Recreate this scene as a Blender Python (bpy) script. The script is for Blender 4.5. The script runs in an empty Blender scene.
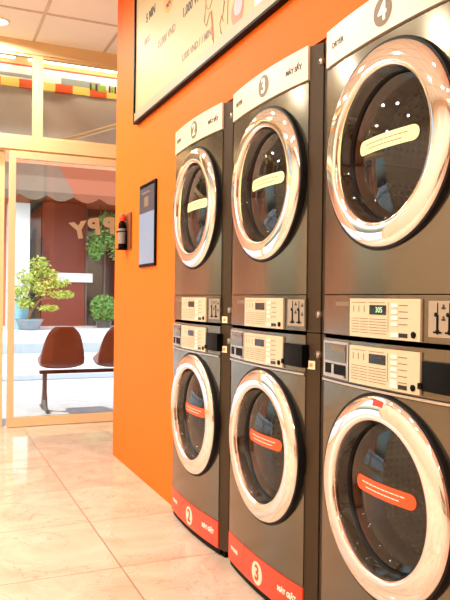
import bpy, bmesh, math, random
from mathutils import Vector, Matrix
random.seed(7)
PI = math.pi
sc = bpy.context.scene
COL = sc.collection

# ------------------------------------------------------------------ helpers
def lin(c):
    return tuple(((v/255)/12.92 if v/255 <= .04045 else ((v/255+.055)/1.055)**2.4) for v in c)

def mat(name, rgb, rough=.5, metal=0., spec=.5, emit=0., coat=0., srgb=True, bump=None, var=None, trans=0.):
    m = bpy.data.materials.new(name); m.use_nodes = True
    nt = m.node_tree; b = nt.nodes['Principled BSDF']
    c = lin(rgb) if srgb else rgb
    b.inputs['Base Color'].default_value = (*c, 1)
    b.inputs['Roughness'].default_value = rough
    b.inputs['Metallic'].default_value = metal
    b.inputs['Specular IOR Level'].default_value = spec
    b.inputs['Coat Weight'].default_value = coat
    b.inputs['Coat Roughness'].default_value = .05
    if emit:
        b.inputs['Emission Color'].default_value = (*c, 1)
        b.inputs['Emission Strength'].default_value = emit
    tc = nt.nodes.new('ShaderNodeTexCoord')
    if var:                       # (scale, amount): subtle mottling of the colour itself
        n = nt.nodes.new('ShaderNodeTexNoise'); n.inputs['Scale'].default_value = var[0]; n.inputs['Detail'].default_value = 6
        nt.links.new(tc.outputs['Object'], n.inputs['Vector'])
        r = nt.nodes.new('ShaderNodeMixRGB'); r.blend_type = 'MIX'
        a = var[1]
        r.inputs[1].default_value = (*[v*(1-a) for v in c], 1); r.inputs[2].default_value = (*[min(1, v*(1+a)) for v in c], 1)
        nt.links.new(n.outputs['Fac'], r.inputs[0]); nt.links.new(r.outputs[0], b.inputs['Base Color'])
    if bump:                      # (scale, strength)
        n = nt.nodes.new('ShaderNodeTexNoise'); n.inputs['Scale'].default_value = bump[0]; n.inputs['Detail'].default_value = 3
        nt.links.new(tc.outputs['Object'], n.inputs['Vector'])
        bp = nt.nodes.new('ShaderNodeBump'); bp.inputs['Strength'].default_value = bump[1]; bp.inputs['Distance'].default_value = .01
        nt.links.new(n.outputs['Fac'], bp.inputs['Height']); nt.links.new(bp.outputs['Normal'], b.inputs['Normal'])
    return m

def glass_mat(name, tint, refl=.1, facing=.5):
    m = bpy.data.materials.new(name); m.use_nodes = True
    nt = m.node_tree; nt.nodes.clear()
    o = nt.nodes.new('ShaderNodeOutputMaterial'); mx = nt.nodes.new('ShaderNodeMixShader')
    t = nt.nodes.new('ShaderNodeBsdfTransparent'); g = nt.nodes.new('ShaderNodeBsdfGlossy')
    t.inputs['Color'].default_value = (*tint, 1); g.inputs['Roughness'].default_value = .02
    g.inputs['Color'].default_value = (1, 1, 1, 1)
    f = nt.nodes.new('ShaderNodeFresnel'); f.inputs['IOR'].default_value = 1.5
    mu = nt.nodes.new('ShaderNodeMath'); mu.operation = 'MULTIPLY_ADD'; mu.use_clamp = True
    mu.inputs[1].default_value = .8; mu.inputs[2].default_value = refl - .05
    nt.links.new(f.outputs[0], mu.inputs[0]); nt.links.new(mu.outputs[0], mx.inputs[0])
    nt.links.new(t.outputs[0], mx.inputs[1]); nt.links.new(g.outputs[0], mx.inputs[2])
    nt.links.new(mx.outputs[0], o.inputs['Surface'])
    return m

class MB:
    """collects geometry for ONE mesh object"""
    def __init__(s): s.bm = bmesh.new()
    def box(s, a, b, bev=0, seg=2):
        x0, y0, z0 = [min(p, q) for p, q in zip(a, b)]; x1, y1, z1 = [max(p, q) for p, q in zip(a, b)]
        vs = [s.bm.verts.new(p) for p in [(x0,y0,z0),(x1,y0,z0),(x1,y1,z0),(x0,y1,z0),(x0,y0,z1),(x1,y0,z1),(x1,y1,z1),(x0,y1,z1)]]
        fs = [s.bm.faces.new([vs[i] for i in f]) for f in [(0,3,2,1),(4,5,6,7),(0,1,5,4),(1,2,6,5),(2,3,7,6),(3,0,4,7)]]
        if bev:
            es = list({e for f in fs for e in f.edges})
            bmesh.ops.bevel(s.bm, geom=es, offset=bev, segments=seg, affect='EDGES', profile=.6)
        return s
    def grid(s, rows, closed_u=False, closed_v=False):
        R = [[s.bm.verts.new(p) for p in r] for r in rows]
        n, m = len(R), len(R[0])
        for i in range(n if closed_v else n-1):
            for j in range(m if closed_u else m-1):
                a, b, c, d = R[i][j], R[i][(j+1) % m], R[(i+1) % n][(j+1) % m], R[(i+1) % n][j]
                try: s.bm.faces.new([a, b, c, d])
                except ValueError: pass
        return R
    def cap(s, ring):
        try: s.bm.faces.new(ring)
        except ValueError: pass
    def tube(s, pts, rad, n=10, cap=True):
        pts = [Vector(p) for p in pts]; rows = []
        if not isinstance(rad, (list, tuple)): rad = [rad]*len(pts)
        up = Vector((.13, .21, .97))
        for i, p in enumerate(pts):
            t = (pts[min(i+1, len(pts)-1)] - pts[max(i-1, 0)]).normalized()
            a = t.cross(up)
            if a.length < 1e-3: a = t.cross(Vector((1, 0, 0)))
            a.normalize(); b = t.cross(a)
            rows.append([p + (a*math.cos(2*PI*k/n) + b*math.sin(2*PI*k/n))*rad[i] for k in range(n)])
        R = s.grid(rows, closed_u=True)
        if cap: s.cap(R[0]); s.cap(R[-1][::-1])
        return s
    def lathe(s, prof, c, axis='y', n=64, cap0=False, cap1=False):
        # prof: (radius, height along axis)
        rows = []
        for r, h in prof:
            row = []
            for k in range(n):
                a = 2*PI*k/n
                if axis == 'y': row.append((c[0]+r*math.cos(a), c[1]+h, c[2]+r*math.sin(a)))
                elif axis == 'x': row.append((c[0]+h, c[1]+r*math.cos(a), c[2]+r*math.sin(a)))
                else: row.append((c[0]+r*math.cos(a), c[1]+r*math.sin(a), c[2]+h))
            rows.append(row)
        R = s.grid(rows, closed_u=True)
        if cap0: s.cap(R[0])
        if cap1: s.cap(R[-1])
        return s
    def build(s, name, m, parent=None, smooth=True, angle=35):
        bmesh.ops.recalc_face_normals(s.bm, faces=s.bm.faces)
        me = bpy.data.meshes.new(name); s.bm.to_mesh(me); s.bm.free()
        if smooth:
            for p in me.polygons: p.use_smooth = True
            try: me.set_sharp_from_angle(angle=math.radians(angle))
            except Exception: pass
        me.materials.append(m)
        o = bpy.data.objects.new(name, me); COL.objects.link(o)
        if parent: o.parent = parent
        return o

def empty(name, loc=(0, 0, 0), rot=0):
    o = bpy.data.objects.new(name, None); COL.objects.link(o)
    o.location = loc; o.rotation_euler = (0, 0, rot); o.empty_display_size = .1
    return o
def tag(o, label=None, cat=None, group=None, kind=None):
    if label: o['label'] = label
    if cat: o['category'] = cat
    if group: o['group'] = group
    if kind: o['kind'] = kind
    return o
def struct(o): o['kind'] = 'structure'; return o

def text_mesh(txt, size, fn, name, m, parent=None, extrude=.0012, align='CENTER', weight=0., shear=0.):
    """text laid in (a, b) coordinates; fn(a, b, c) -> point"""
    cu = bpy.data.curves.new(name, 'FONT'); cu.body = txt; cu.size = size; cu.align_x = align; cu.align_y = 'CENTER'
    cu.extrude = extrude; cu.offset = weight; cu.shear = shear; cu.resolution_u = 4
    o = bpy.data.objects.new(name, cu); COL.objects.link(o)
    dg = bpy.context.evaluated_depsgraph_get()
    me = bpy.data.meshes.new_from_object(o.evaluated_get(dg))
    bpy.data.objects.remove(o); bpy.data.curves.remove(cu)
    for v in me.vertices: v.co = fn(v.co.x, v.co.y, v.co.z)
    me.materials.clear(); me.materials.append(m)
    ob = bpy.data.objects.new(name, me); COL.objects.link(ob)
    if parent: ob.parent = parent
    return ob

# ------------------------------------------------------------------ materials
M = {}
def ceramic_floor():
    m = bpy.data.materials.new('polished_marble_tile'); m.use_nodes = True
    nt = m.node_tree; b = nt.nodes['Principled BSDF']; N = nt.nodes.new; L = nt.links.new
    tc = N('ShaderNodeTexCoord'); sp = N('ShaderNodeSeparateXYZ'); L(tc.outputs['Object'], sp.inputs[0])
    def mth(op, a, bb=None, c=None):
        n = N('ShaderNodeMath'); n.operation = op
        for i, v in enumerate((a, bb, c)):
            if v is None: continue
            if isinstance(v, (int, float)): n.inputs[i].default_value = v
            else: L(v, n.inputs[i])
        return n.outputs[0]
    S = .61
    def line(out, off):
        f = mth('FRACT', mth('DIVIDE', mth('SUBTRACT', out, off-30*S), S))
        d = mth('ABSOLUTE', mth('SUBTRACT', f, .5))
        return mth('GREATER_THAN', d, .5-.0048)
    g = mth('MAXIMUM', line(sp.outputs['X'], .735), line(sp.outputs['Y'], 2.73))
    cx = mth('FLOOR', mth('DIVIDE', mth('SUBTRACT', sp.outputs['X'], .735-30*S), S))
    cy = mth('FLOOR', mth('DIVIDE', mth('SUBTRACT', sp.outputs['Y'], 2.73-30*S), S))
    wn = N('ShaderNodeTexWhiteNoise'); wn.noise_dimensions = '2D'
    cb = N('ShaderNodeCombineXYZ'); L(cx, cb.inputs[0]); L(cy, cb.inputs[1]); L(cb.outputs[0], wn.inputs['Vector'])
    va = N('ShaderNodeVectorMath'); va.operation = 'MULTIPLY_ADD'; L(wn.outputs['Color'], va.inputs[0])
    va.inputs[1].default_value = (7, 7, 7); L(tc.outputs['Object'], va.inputs[2])
    n1 = N('ShaderNodeTexNoise'); n1.inputs['Scale'].default_value = 2.2; n1.inputs['Detail'].default_value = 9; n1.inputs['Roughness'].default_value = .62
    n1.inputs['Distortion'].default_value = 1.4
    L(va.outputs[0], n1.inputs['Vector'])
    r1 = N('ShaderNodeValToRGB'); e = r1.color_ramp.elements
    e[0].position = .3; e[0].color = (*lin((204, 174, 148)), 1); e[1].position = .7; e[1].color = (*lin((232, 208, 184)), 1)
    L(n1.outputs['Fac'], r1.inputs[0])
    n2 = N('ShaderNodeTexNoise'); n2.inputs['Scale'].default_value = 3.1; n2.inputs['Detail'].default_value = 5; n2.inputs['Distortion'].default_value = 2.5
    L(va.outputs[0], n2.inputs['Vector'])
    vein = mth('LESS_THAN', mth('ABSOLUTE', mth('SUBTRACT', n2.outputs['Fac'], .5)), .006)
    mx = N('ShaderNodeMixRGB'); L(mth('MULTIPLY', vein, .35), mx.inputs[0]); L(r1.outputs[0], mx.inputs[1]); mx.inputs[2].default_value = (*lin((160, 120, 92)), 1)
    m2 = N('ShaderNodeMixRGB'); L(g, m2.inputs[0]); L(mx.outputs[0], m2.inputs[1]); m2.inputs[2].default_value = (*lin((150, 112, 84)), 1)
    L(m2.outputs[0], b.inputs['Base Color'])
    L(mth('MULTIPLY_ADD', g, .4, .055), b.inputs['Roughness'])
    b.inputs['Specular IOR Level'].default_value = .85
    n3 = N('ShaderNodeTexNoise'); n3.inputs['Scale'].default_value = 5; L(tc.outputs['Object'], n3.inputs['Vector'])
    bp = N('ShaderNodeBump'); bp.inputs['Strength'].default_value = .05; bp.inputs['Distance'].default_value = .01
    L(n3.outputs['Fac'], bp.inputs['Height']); L(bp.outputs[0], b.inputs['Normal'])
    return m
M['floor'] = ceramic_floor()
M['orange'] = mat('orange_wall_paint', (252, 112, 16), .6, spec=.2, bump=(180, .05), var=(1.5, .03))
M['cream_wall'] = mat('cream_wall_paint', (236, 218, 196), .6, bump=(160, .05), var=(1.2, .03))
M['ceiling'] = mat('ceiling_tile_white', (250, 244, 236), .85, bump=(320, .3), var=(6, .03))
M['tbar'] = mat('ceiling_grid_metal', (206, 190, 172), .5)
M['frame'] = mat('champagne_aluminium', (230, 198, 154), .4, metal=.15, bump=(90, .03))
M['frame_pale'] = mat('pale_cream_aluminium', (228, 202, 150), .4, metal=.1)
M['glass'] = glass_mat('window_glass', (.96, .98, .97), .045)
M['lamp'] = mat('lamp_diffuser', (255, 246, 232), .5, emit=14)
M['lampring'] = mat('lamp_trim', (240, 232, 220), .4)
M['tan_wall'] = mat('tan_brown_wall_paint', (170, 118, 78), .6, var=(1.2, .04))
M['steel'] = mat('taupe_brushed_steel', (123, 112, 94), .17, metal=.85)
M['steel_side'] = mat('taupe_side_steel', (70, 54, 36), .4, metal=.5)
M['chrome'] = mat('polished_chrome', (240, 238, 234), .03, metal=1)
M['gasket'] = mat('black_rubber', (8, 7, 7), .55, spec=.25)
M['bezel'] = mat('dark_grey_bezel', (20, 18, 16), .35)
M['black'] = mat('black_plastic', (5, 4, 4), .5, spec=.1)
M['cream'] = mat('cream_enamel_panel', (238, 218, 190), .35, var=(3, .02))
M['panel'] = mat('cream_control_plate', (216, 192, 158), .4)
M['taupe'] = mat('taupe_print', (126, 102, 78), .5)
M['darkprint'] = mat('dark_print', (52, 38, 30), .5)
M['greyprint'] = mat('grey_print', (118, 96, 76), .5)
M['red'] = mat('vermilion_kick_panel', (238, 66, 34), .3, var=(3, .02))
M['redprint'] = mat('vermilion_print', (232, 62, 30), .45)
M['pill_orange'] = mat('orange_sticker', (255, 84, 28), .45)
M['pill_cream'] = mat('pale_lime_sticker', (250, 246, 178), .45)
M['whiteprint'] = mat('white_print', (250, 240, 222), .45)
M['lcd'] = mat('dark_lcd', (22, 24, 20), .2)
M['lcd_digits'] = mat('lcd_digits', (150, 190, 140), .4, emit=.8)
M['silver'] = mat('brushed_silver', (200, 188, 172), .3, metal=.9)
M['silver_dark'] = mat('grey_slot_plate', (176, 160, 140), .4, metal=.6)
M['red_label'] = mat('red_label', (222, 52, 34), .4)
M['tag'] = mat('cream_tag', (248, 238, 200), .5)
M['tag_print'] = mat('tan_print', (214, 160, 100), .5)

def drum_mat():
    m = bpy.data.materials.new('perforated_drum_steel'); m.use_nodes = True
    nt = m.node_tree; b = nt.nodes['Principled BSDF']; N = nt.nodes.new; L = nt.links.new
    tc = N('ShaderNodeTexCoord'); v = N('ShaderNodeTexVoronoi'); v.inputs['Scale'].default_value = 42; v.inputs['Randomness'].default_value = .15
    L(tc.outputs['Object'], v.inputs['Vector'])
    r = N('ShaderNodeValToRGB'); e = r.color_ramp.elements; e[0].position = .22; e[0].color = (.01, .01, .01, 1); e[1].position = .3; e[1].color = (.62, .56, .48, 1)
    L(v.outputs['Distance'], r.inputs[0]); L(r.outputs[0], b.inputs['Base Color'])
    bp = N('ShaderNodeBump'); bp.inputs['Strength'].default_value = .5; bp.inputs['Distance'].default_value = .01
    L(v.outputs['Distance'], bp.inputs['Height']); L(bp.outputs[0], b.inputs['Normal'])
    b.inputs['Metallic'].default_value = .85; b.inputs['Roughness'].default_value = .22
    return m
M['drum'] = drum_mat()
M['door_glass'] = glass_mat('smoked_door_glass', (.56, .51, .45), .065)

# ------------------------------------------------------------------ setting
FZ, CZ = 0., 3.30
XW, DY = 1.199, 5.99          # orange wall plane, shopfront plane
XL, YB = -3.0, -3.2
YC = 4.72                     # far corner of the orange wall
m = MB(); m.box((XL-.1, YB-.1, -.12), (2.3, 6.10, 0)); struct(m.build('floor', M['floor'], smooth=False))
m = MB(); m.box((XL-.1, YB-.1, CZ), (2.3, 6.10, CZ+.12)); ceil = struct(m.build('ceiling', M['ceiling'], smooth=False))
m = MB()
x = .79 - .61*6
while x < 2.2: m.box((x-.012, YB, CZ-.006), (x+.012, 5.98, CZ)); x += .61
y = 5.36 - .61*14
while y < 5.9: m.box((XL, y-.012, CZ-.0065), (2.2, y+.012, CZ)); y += .61
m.build('grid_bar', M['tbar'], ceil, smooth=False)

# orange wall with the niche the machines stand in
m = MB()
m.box((XW, 3.365, 0), (2.2, YC, CZ)); m.box((XW, 1.10, 1.985), (2.2, 3.365, CZ)); m.box((XW, YB, 0), (2.2, 1.10, CZ)); m.box((1.95, 1.10, 0), (2.2, 3.365, 1.985))
struct(m.build('wall_right', M['orange'], smooth=False))
m = MB(); m.box((2.2, YB, 0), (2.3, 6.05, CZ)); struct(m.build('wall_alcove', M['cream_wall'], smooth=False))
m = MB(); m.box((XL-.1, YB, 0), (XL, 6.05, CZ)); struct(m.build('wall_left', M['cream_wall'], smooth=False))
m = MB(); m.box((XL-.1, YB-.1, 0), (2.3, YB, CZ)); struct(m.build('wall_back', M['tan_wall'], smooth=False))
m = MB(); m.box((XL, YB, 0), (XL+.012, 5.9, .09)); struct(m.build('baseboard_left', M['cream_wall'], smooth=False))

# shopfront: header, beam, transom windows and sliding leaves
m = MB(); m.box((XL, DY, 3.205), (2.2, DY+.1, CZ)); m.box((XL, DY-.01, 3.185), (2.2, DY+.1, 3.205))
struct(m.build('trim_1', M['frame_pale'], smooth=False))
m = MB(); m.box((XL, DY, 2.365), (2.2, DY+.12, 2.478), .004); m.box((XL, DY+.02, 2.352), (2.2, DY+.1, 2.365))
struct(m.build('trim_2', M['frame_pale'], smooth=False))
edges = [XL, -1.72, -.45, .832, 2.14]
wi = 1
for i in range(len(edges)-1):
    a, b = edges[i], edges[i+1]
    m = MB(); z0, z1 = 2.478, 3.185; t = .042
    m.box((a, DY, z0), (a+t, DY+.06, z1)); m.box((b-t, DY, z0), (b, DY+.06, z1))
    m.box((a+t, DY+.004, z0), (b-t, DY+.056, z0+.012)); m.box((a+t, DY+.004, z1-.02), (b-t, DY+.056, z1))
    w = struct(m.build('window_%d' % wi, M['frame_pale'], smooth=False)); wi += 1
    m = MB(); m.box((a+t, DY+.028, z0+.012), (b-t, DY+.034, z1-.02)); m.build('window_pane', M['glass'], w, smooth=False)
def leaf(name, x0, x1, y0, fm, stile=.055):
    m = MB(); zt = 2.352; y1 = y0+.045
    m.box((x0, y0, .004), (x1, y1, .083), .003)
    m.box((x0, y0, 2.288), (x1, y1, zt-.002), .003)
    m.box((x0, y0, .083), (x0+stile, y1, 2.288), .003); m.box((x1-stile, y0, .083), (x1, y1, 2.288), .003)
    o = struct(m.build(name, fm, smooth=False))
    m = MB(); m.box((x0+stile, y0+.018, .083), (x1-stile, y0+.026, 2.288)); m.build('door_pane', M['glass'], o, smooth=False)
    return o
leaf('door_1', .604, 2.16, DY, M['frame'])
leaf('door_2', -.95, .572, DY+.052, M['frame_pale'], .045)
leaf('door_3', -2.5, -.96, DY, M['frame'])
m = MB(); m.box((XL, DY, 0), (-2.5, DY+.1, 2.352)); m.box((2.16, DY, 0), (2.2, DY+.1, 2.352)); struct(m.build('wall_front', M['cream_wall'], smooth=False))

# cream bubble lettering stuck on the door glass, read from the street
M['lettering'] = mat('cream_vinyl_lettering', (255, 240, 205), .5)
sign = empty('window_lettering', (1.187, DY+.03, 1.60))
tag(sign, 'cream balloon letters on the sliding door glass, reading HAPPY from the street', 'lettering')
for ch, cx, cz, rr in [('Y', 1.205, 1.70, -.2), ('P', 1.340, 1.74, -.1), ('P', 1.475, 1.755, 0), ('A', 1.62, 1.745, .08), ('H', 1.77, 1.68, .18)]:
    def fn(a, b, c, cx=cx, cz=cz, rr=rr):
        a = -a*1.02; b = b
        ca, sa = math.cos(rr), math.sin(rr)
        return Vector((cx + a*ca + b*sa - 1.187, c, cz - a*sa + b*ca - 1.60))
    text_mesh(ch, .19, fn, 'letter', M['lettering'], sign, extrude=.002, weight=.011)

# ------------------------------------------------------------------ washers and dryers
W = .608; UC = W/2
RAD = 2.55                                     # radius of the bowed front
def dep(x):                                    # depth of the front surface (0 at the panel edges, bulging to -y)
    x = max(-UC, min(UC, x))
    return -(math.sqrt(RAD*RAD - x*x) - math.sqrt(RAD*RAD - UC*UC))
def curved_slab(m, x0, x1, z0, z1, off, th, n=16, inset=.0):
    """slab following the bowed front, outer face off in front of it, th thick"""
    xs = [x0+(x1-x0)*i/n for i in range(n+1)]
    ring = []
    f0 = [(x, dep(x)-off, z0) for x in xs]; f1 = [(x, dep(x)-off, z1) for x in xs]
    b0 = [(x, dep(x)-off+th, z0) for x in xs]; b1 = [(x, dep(x)-off+th, z1) for x in xs]
    R = m.grid([f0, f1, b1, b0], closed_v=True)
    m.cap([R[k][0] for k in range(4)]); m.cap([R[k][-1] for k in range(4)][::-1])
def front_with_hole(m, z0, z1, cx, cz, r, th=.02):
    """bowed front sheet with a round door hole"""
    angs = set(2*PI*k/72 for k in range(72))
    for X in (-UC, UC):
        for Z in (z0, z1): angs.add(math.atan2(Z-cz, X-cx) % (2*PI))
    angs = sorted(angs); rows = []
    for s in range(9):
        t = s/8; row = []
        for a in angs:
            c, si = math.cos(a), math.sin(a)
            d = min([((UC if c > 0 else -UC)-cx)/c if abs(c) > 1e-6 else 9, ((z1 if si > 0 else z0)-cz)/si if abs(si) > 1e-6 else 9])
            q = r + (d-r)*t
            X, Z = cx+q*c, cz+q*si
            row.append((X, dep(X), Z))
        rows.append(row)
    rows.insert(0, [(x, y+th+.03, z) for x, y, z in rows[0]])
    rows.append([(x, y+th, z) for x, y, z in rows[-1]])
    m.grid(rows, closed_u=True)
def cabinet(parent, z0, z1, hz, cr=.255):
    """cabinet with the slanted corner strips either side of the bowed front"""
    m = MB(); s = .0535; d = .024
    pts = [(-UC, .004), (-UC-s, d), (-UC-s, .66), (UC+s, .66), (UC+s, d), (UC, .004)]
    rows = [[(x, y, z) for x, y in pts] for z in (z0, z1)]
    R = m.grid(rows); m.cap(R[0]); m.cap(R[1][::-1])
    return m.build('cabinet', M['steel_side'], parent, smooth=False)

def disc(m, cx, cz, r, y0, th, n=40, a0=0):
    m.lathe([(r, th), (r, 0)], (cx, y0, cz), n=n, cap0=True, cap1=True)
def pill(m, cx, cz, w, h, y0, th, n=10, dome=None):
    pts = []
    for k in range(n+1): a = -PI/2+PI*k/n; pts.append((cx+w/2-h/2+h/2*math.cos(a), cz+h/2*math.sin(a)))
    for k in range(n+1): a = PI/2+PI*k/n; pts.append((cx-w/2+h/2+h/2*math.cos(a), cz+h/2*math.sin(a)))
    f = dome or (lambda x, z: 0)
    R = m.grid([[(x, y0+f(x, z), z) for x, z in pts], [(x, y0+th+f(x, z), z) for x, z in pts]], closed_u=True)
    m.cap(R[0]); m.cap(R[1][::-1])

def on_front(cx, cz, off):
    return lambda a, b, c: Vector((cx+a, dep(cx+a)-off-c, cz+b))

def glass_depth(x, z, cx, cz, y0, bulge, R=.2005):
    r2 = min(1, ((x-cx)**2+(z-cz)**2)/(R*R)); return y0 - bulge*(1-r2)

def make_door(parent, cx, cz, washer):
    yf = dep(0)                                # crown of the front
    d = MB(); d.lathe([(.262, .03), (.286, .03), (.2865, .0), (.284, -.005), (.276, -.006), (.262, 0.003)], (cx, yf, cz), n=96)
    rim = d.build('door_gasket', M['gasket'], parent)
    d = MB()
    prof = [(.262, .012), (.2775, .006), (.2785, -.003), (.2765, -.009), (.2715, -.0135), (.263, -.0170), (.252, -.0195), (.241, -.0212), (.230, -.0222), (.221, -.0226),
            (.2135, -.0216), (.2105, -.019), (.2085, -.014), (.2065, .0), (.205, .016), (.204, .028)]
    d.lathe(prof, (cx, yf, cz), n=128)
    ring = d.build('door_ring', M['chrome'], parent, angle=60)
    d = MB(); d.lathe([(.206, .026), (.2015, .035), (.1985, .045), (.184, .065), (.172, .10), (.170, .125)], (cx, yf, cz), n=96); d.build('inner_bezel', M['bezel'], ring)
    # smoked glass, slightly domed
    bul = .034
    d = MB(); rows = []
    R = .2005; y0 = yf+.036
    prof = [(R*t, -bul*(1-t*t)) for t in (1, .9, .75, .6, .45, .3, .15, .04)]
    d.lathe(prof, (cx, y0, cz), n=96, cap1=True)
    gl = d.build('door_window', M['door_glass'], parent, angle=60)
    # drum
    d = MB(); d.lathe([(.172, .12), (.20, .135), (.262, .15), (.262, .44), (.25, .47), (.10, .50), (.04, .49)], (cx, yf, cz), n=64, cap1=True)
    dr = d.build('drum', M['drum'], parent)
    d = MB()
    for k in range(3):
        a = 2*PI*k/3+.5+(0 if washer else .6)
        c, s = math.cos(a), math.sin(a)
        p = lambda r, t, y: (cx+r*c-t*s, yf+y, cz+r*s+t*c)
        d.grid([[p(.262, -.03, y), p(.215, -.008, y), p(.215, .008, y), p(.262, .03, y)] for y in (.16, .27, .44)])
    d.build('drum_paddle', M['silver'], dr)
    # pill sticker across the glass
    pz = cz + (.014 if not washer else .018)
    d = MB(); f = lambda x, z: glass_depth(x, z, cx, cz, y0, bul)-yf
    n = 28; h = .042; w = .262; rows = []
    for i in range(n+1):
        x = -w/2*math.cos(PI*i/n)
        e = w/2-abs(x); hh = h/2 if e >= h/2 else math.sqrt(max(0, (h/2)**2-(h/2-e)**2))
        hh = max(hh, .0012)
        rows.append([(cx+x, glass_depth(cx+x, pz+v*hh, cx, cz, y0, bul)-.0022, pz+v*hh) for v in (-1, -.4, .4, 1)])
    d.grid(rows)
    st = d.build('door_sticker', M['pill_orange'] if washer else M['pill_cream'], gl)
    tag(st, 'orange pill-shaped sticker' if washer else 'pale lime pill-shaped sticker')
    d = MB()
    for k, (w2, dz) in enumerate([(.19, .006), (.15, -.007)]):
        for i in range(10):
            xa, xb = -w2/2+w2*i/10, -w2/2+w2*(i+.86)/10
            d.grid([[(cx+xx, glass_depth(cx+xx, pz+dz, cx, cz, y0, bul)-.0027, pz+dz+q) for q in (-.0014, .0014)] for xx in (xa, xb)])
    d.build('sticker_print', M['whiteprint'] if washer else M['greyprint'], st)
    # left hinge block tucked in the ring
    return ring

def control_plate(parent, z0, z1, washer, lit):
    x0, x1 = .175-UC, .483-UC; off = .008
    m = MB(); curved_slab(m, x0, x1, z0, z1, off, .0075, 10)
    o = m.build('control_plate', M['panel'], parent)
    zc = (z0+z1)/2; H = z1-z0
    def slab(xa, xb, za, zb, name, mt, t=.0012, n=2):
        q = MB(); curved_slab(q, xa, xb, za, zb, off+t, t, n); return q.build(name, mt, o)
    # display window
    xa = x0+.102; slab(xa, xa+.074, z1-.044, z1-.018, 'display', M['lcd'], .0015)
    if lit: text_mesh('305', .021, on_front(xa+.044, z1-.0315, off+.0016), 'display_digits', M['lcd_digits'], o, .0002, weight=.0004)
    # buttons
    for k in range(5 if washer else 4):
        q = MB(); zz = z1-.018-k*.0165; curved_slab(q, x0+.199, x0+.224, zz-.0048, zz+.0048, off+.0022, .0022, 2); q.build('button', M['whiteprint'], o)
        q = MB(); curved_slab(q, x0+.229, x0+.262, zz-.001, zz+.0012, off+.0006, .0006, 2)
        q.build('button_print', M['greyprint'], o)
    # start button row and coin key
    slab(x0+.198, x0+.228, z0+.007, z0+.018, 'start_button', M['whiteprint'], .0022)
    slab(x0+.230, x0+.262, z0+.007, z0+.018, 'price_display', M['lcd'], .0015)
    q = MB(); xx = x0+.285
    q.lathe([(.0085, .002), (.0085, -.003), (.006, -.004)], (xx, dep(xx)-off, z0+.016), n=20, cap1=True); q.build('key_lock', M['black'], o)
    # rows of small print
    q = MB()
    for k in range(6):
        zz = z0+.012+k*.0078
        for xs, xe in ((.012, .05), (.055, .094), (.10, .178)):
            curved_slab(q, x0+xs, x0+xe, zz, zz+.0016, off+.0006, .0006, 2)
    for k in range(3):
        xs = x0+.02+k*.027; curved_slab(q, xs, xs+.003, z1-.038, z1-.02, off+.0006, .0006, 1)
    curved_slab(q, x0+.012, x0+.085, z1-.012, z1-.0105, off+.0006, .0006, 2); curved_slab(q, x0+.10, x0+.17, z1-.012, z1-.0105, off+.0006, .0006, 2)
    curved_slab(q, x0+.184, x0+.1855, z0+.02, z1-.01, off+.0006, .0006, 1)
    q.build('panel_print', M['greyprint'], o)
    return o

def side_fittings(parent, zs, tagz, tagx=.627):
    s = .0565; d = .024
    for zz in zs:
        q = MB(); u = .656-UC; y = (u-UC)/s*(d-.004)+.004
        q.lathe([(.0125, .004), (.0125, -.004), (.009, -.009), (.003, -.0105)], (u, y, zz), n=24, cap1=True); a = q.build('corner_lock', M['silver'], parent)
        q = MB(); q.box((u-.0016, y-.0118, zz-.007), (u+.0016, y-.010, zz+.007)); q.build('key_slot', M['black'], a)
    if tagz:
        u = tagx-UC; q = MB()
        f = lambda x: (x-UC)/s*(d-.004)+.004
        xs = [u-.0135, u+.018]
        R = q.grid([[(xs[0], f(xs[0])-.002, tagz-.014), (xs[1], f(xs[1])-.002, tagz-.014)], [(xs[0], f(xs[0])-.002, tagz+.014), (xs[1], f(xs[1])-.002, tagz+.014)]])
        t = q.build('price_tag', M['tag'], parent, smooth=False); tag(t, 'small cream stickered tag')
        q = MB(); x0, x1 = u-.004, u+.009
        q.grid([[(x0, f(x0)-.0026, tagz-.006), (x1, f(x1)-.0026, tagz-.006)], [(x0, f(x0)-.0026, tagz+.006), (x1, f(x1)-.0026, tagz+.006)]])
        q.build('tag_print', M['tag_print'], t, smooth=False)

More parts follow.
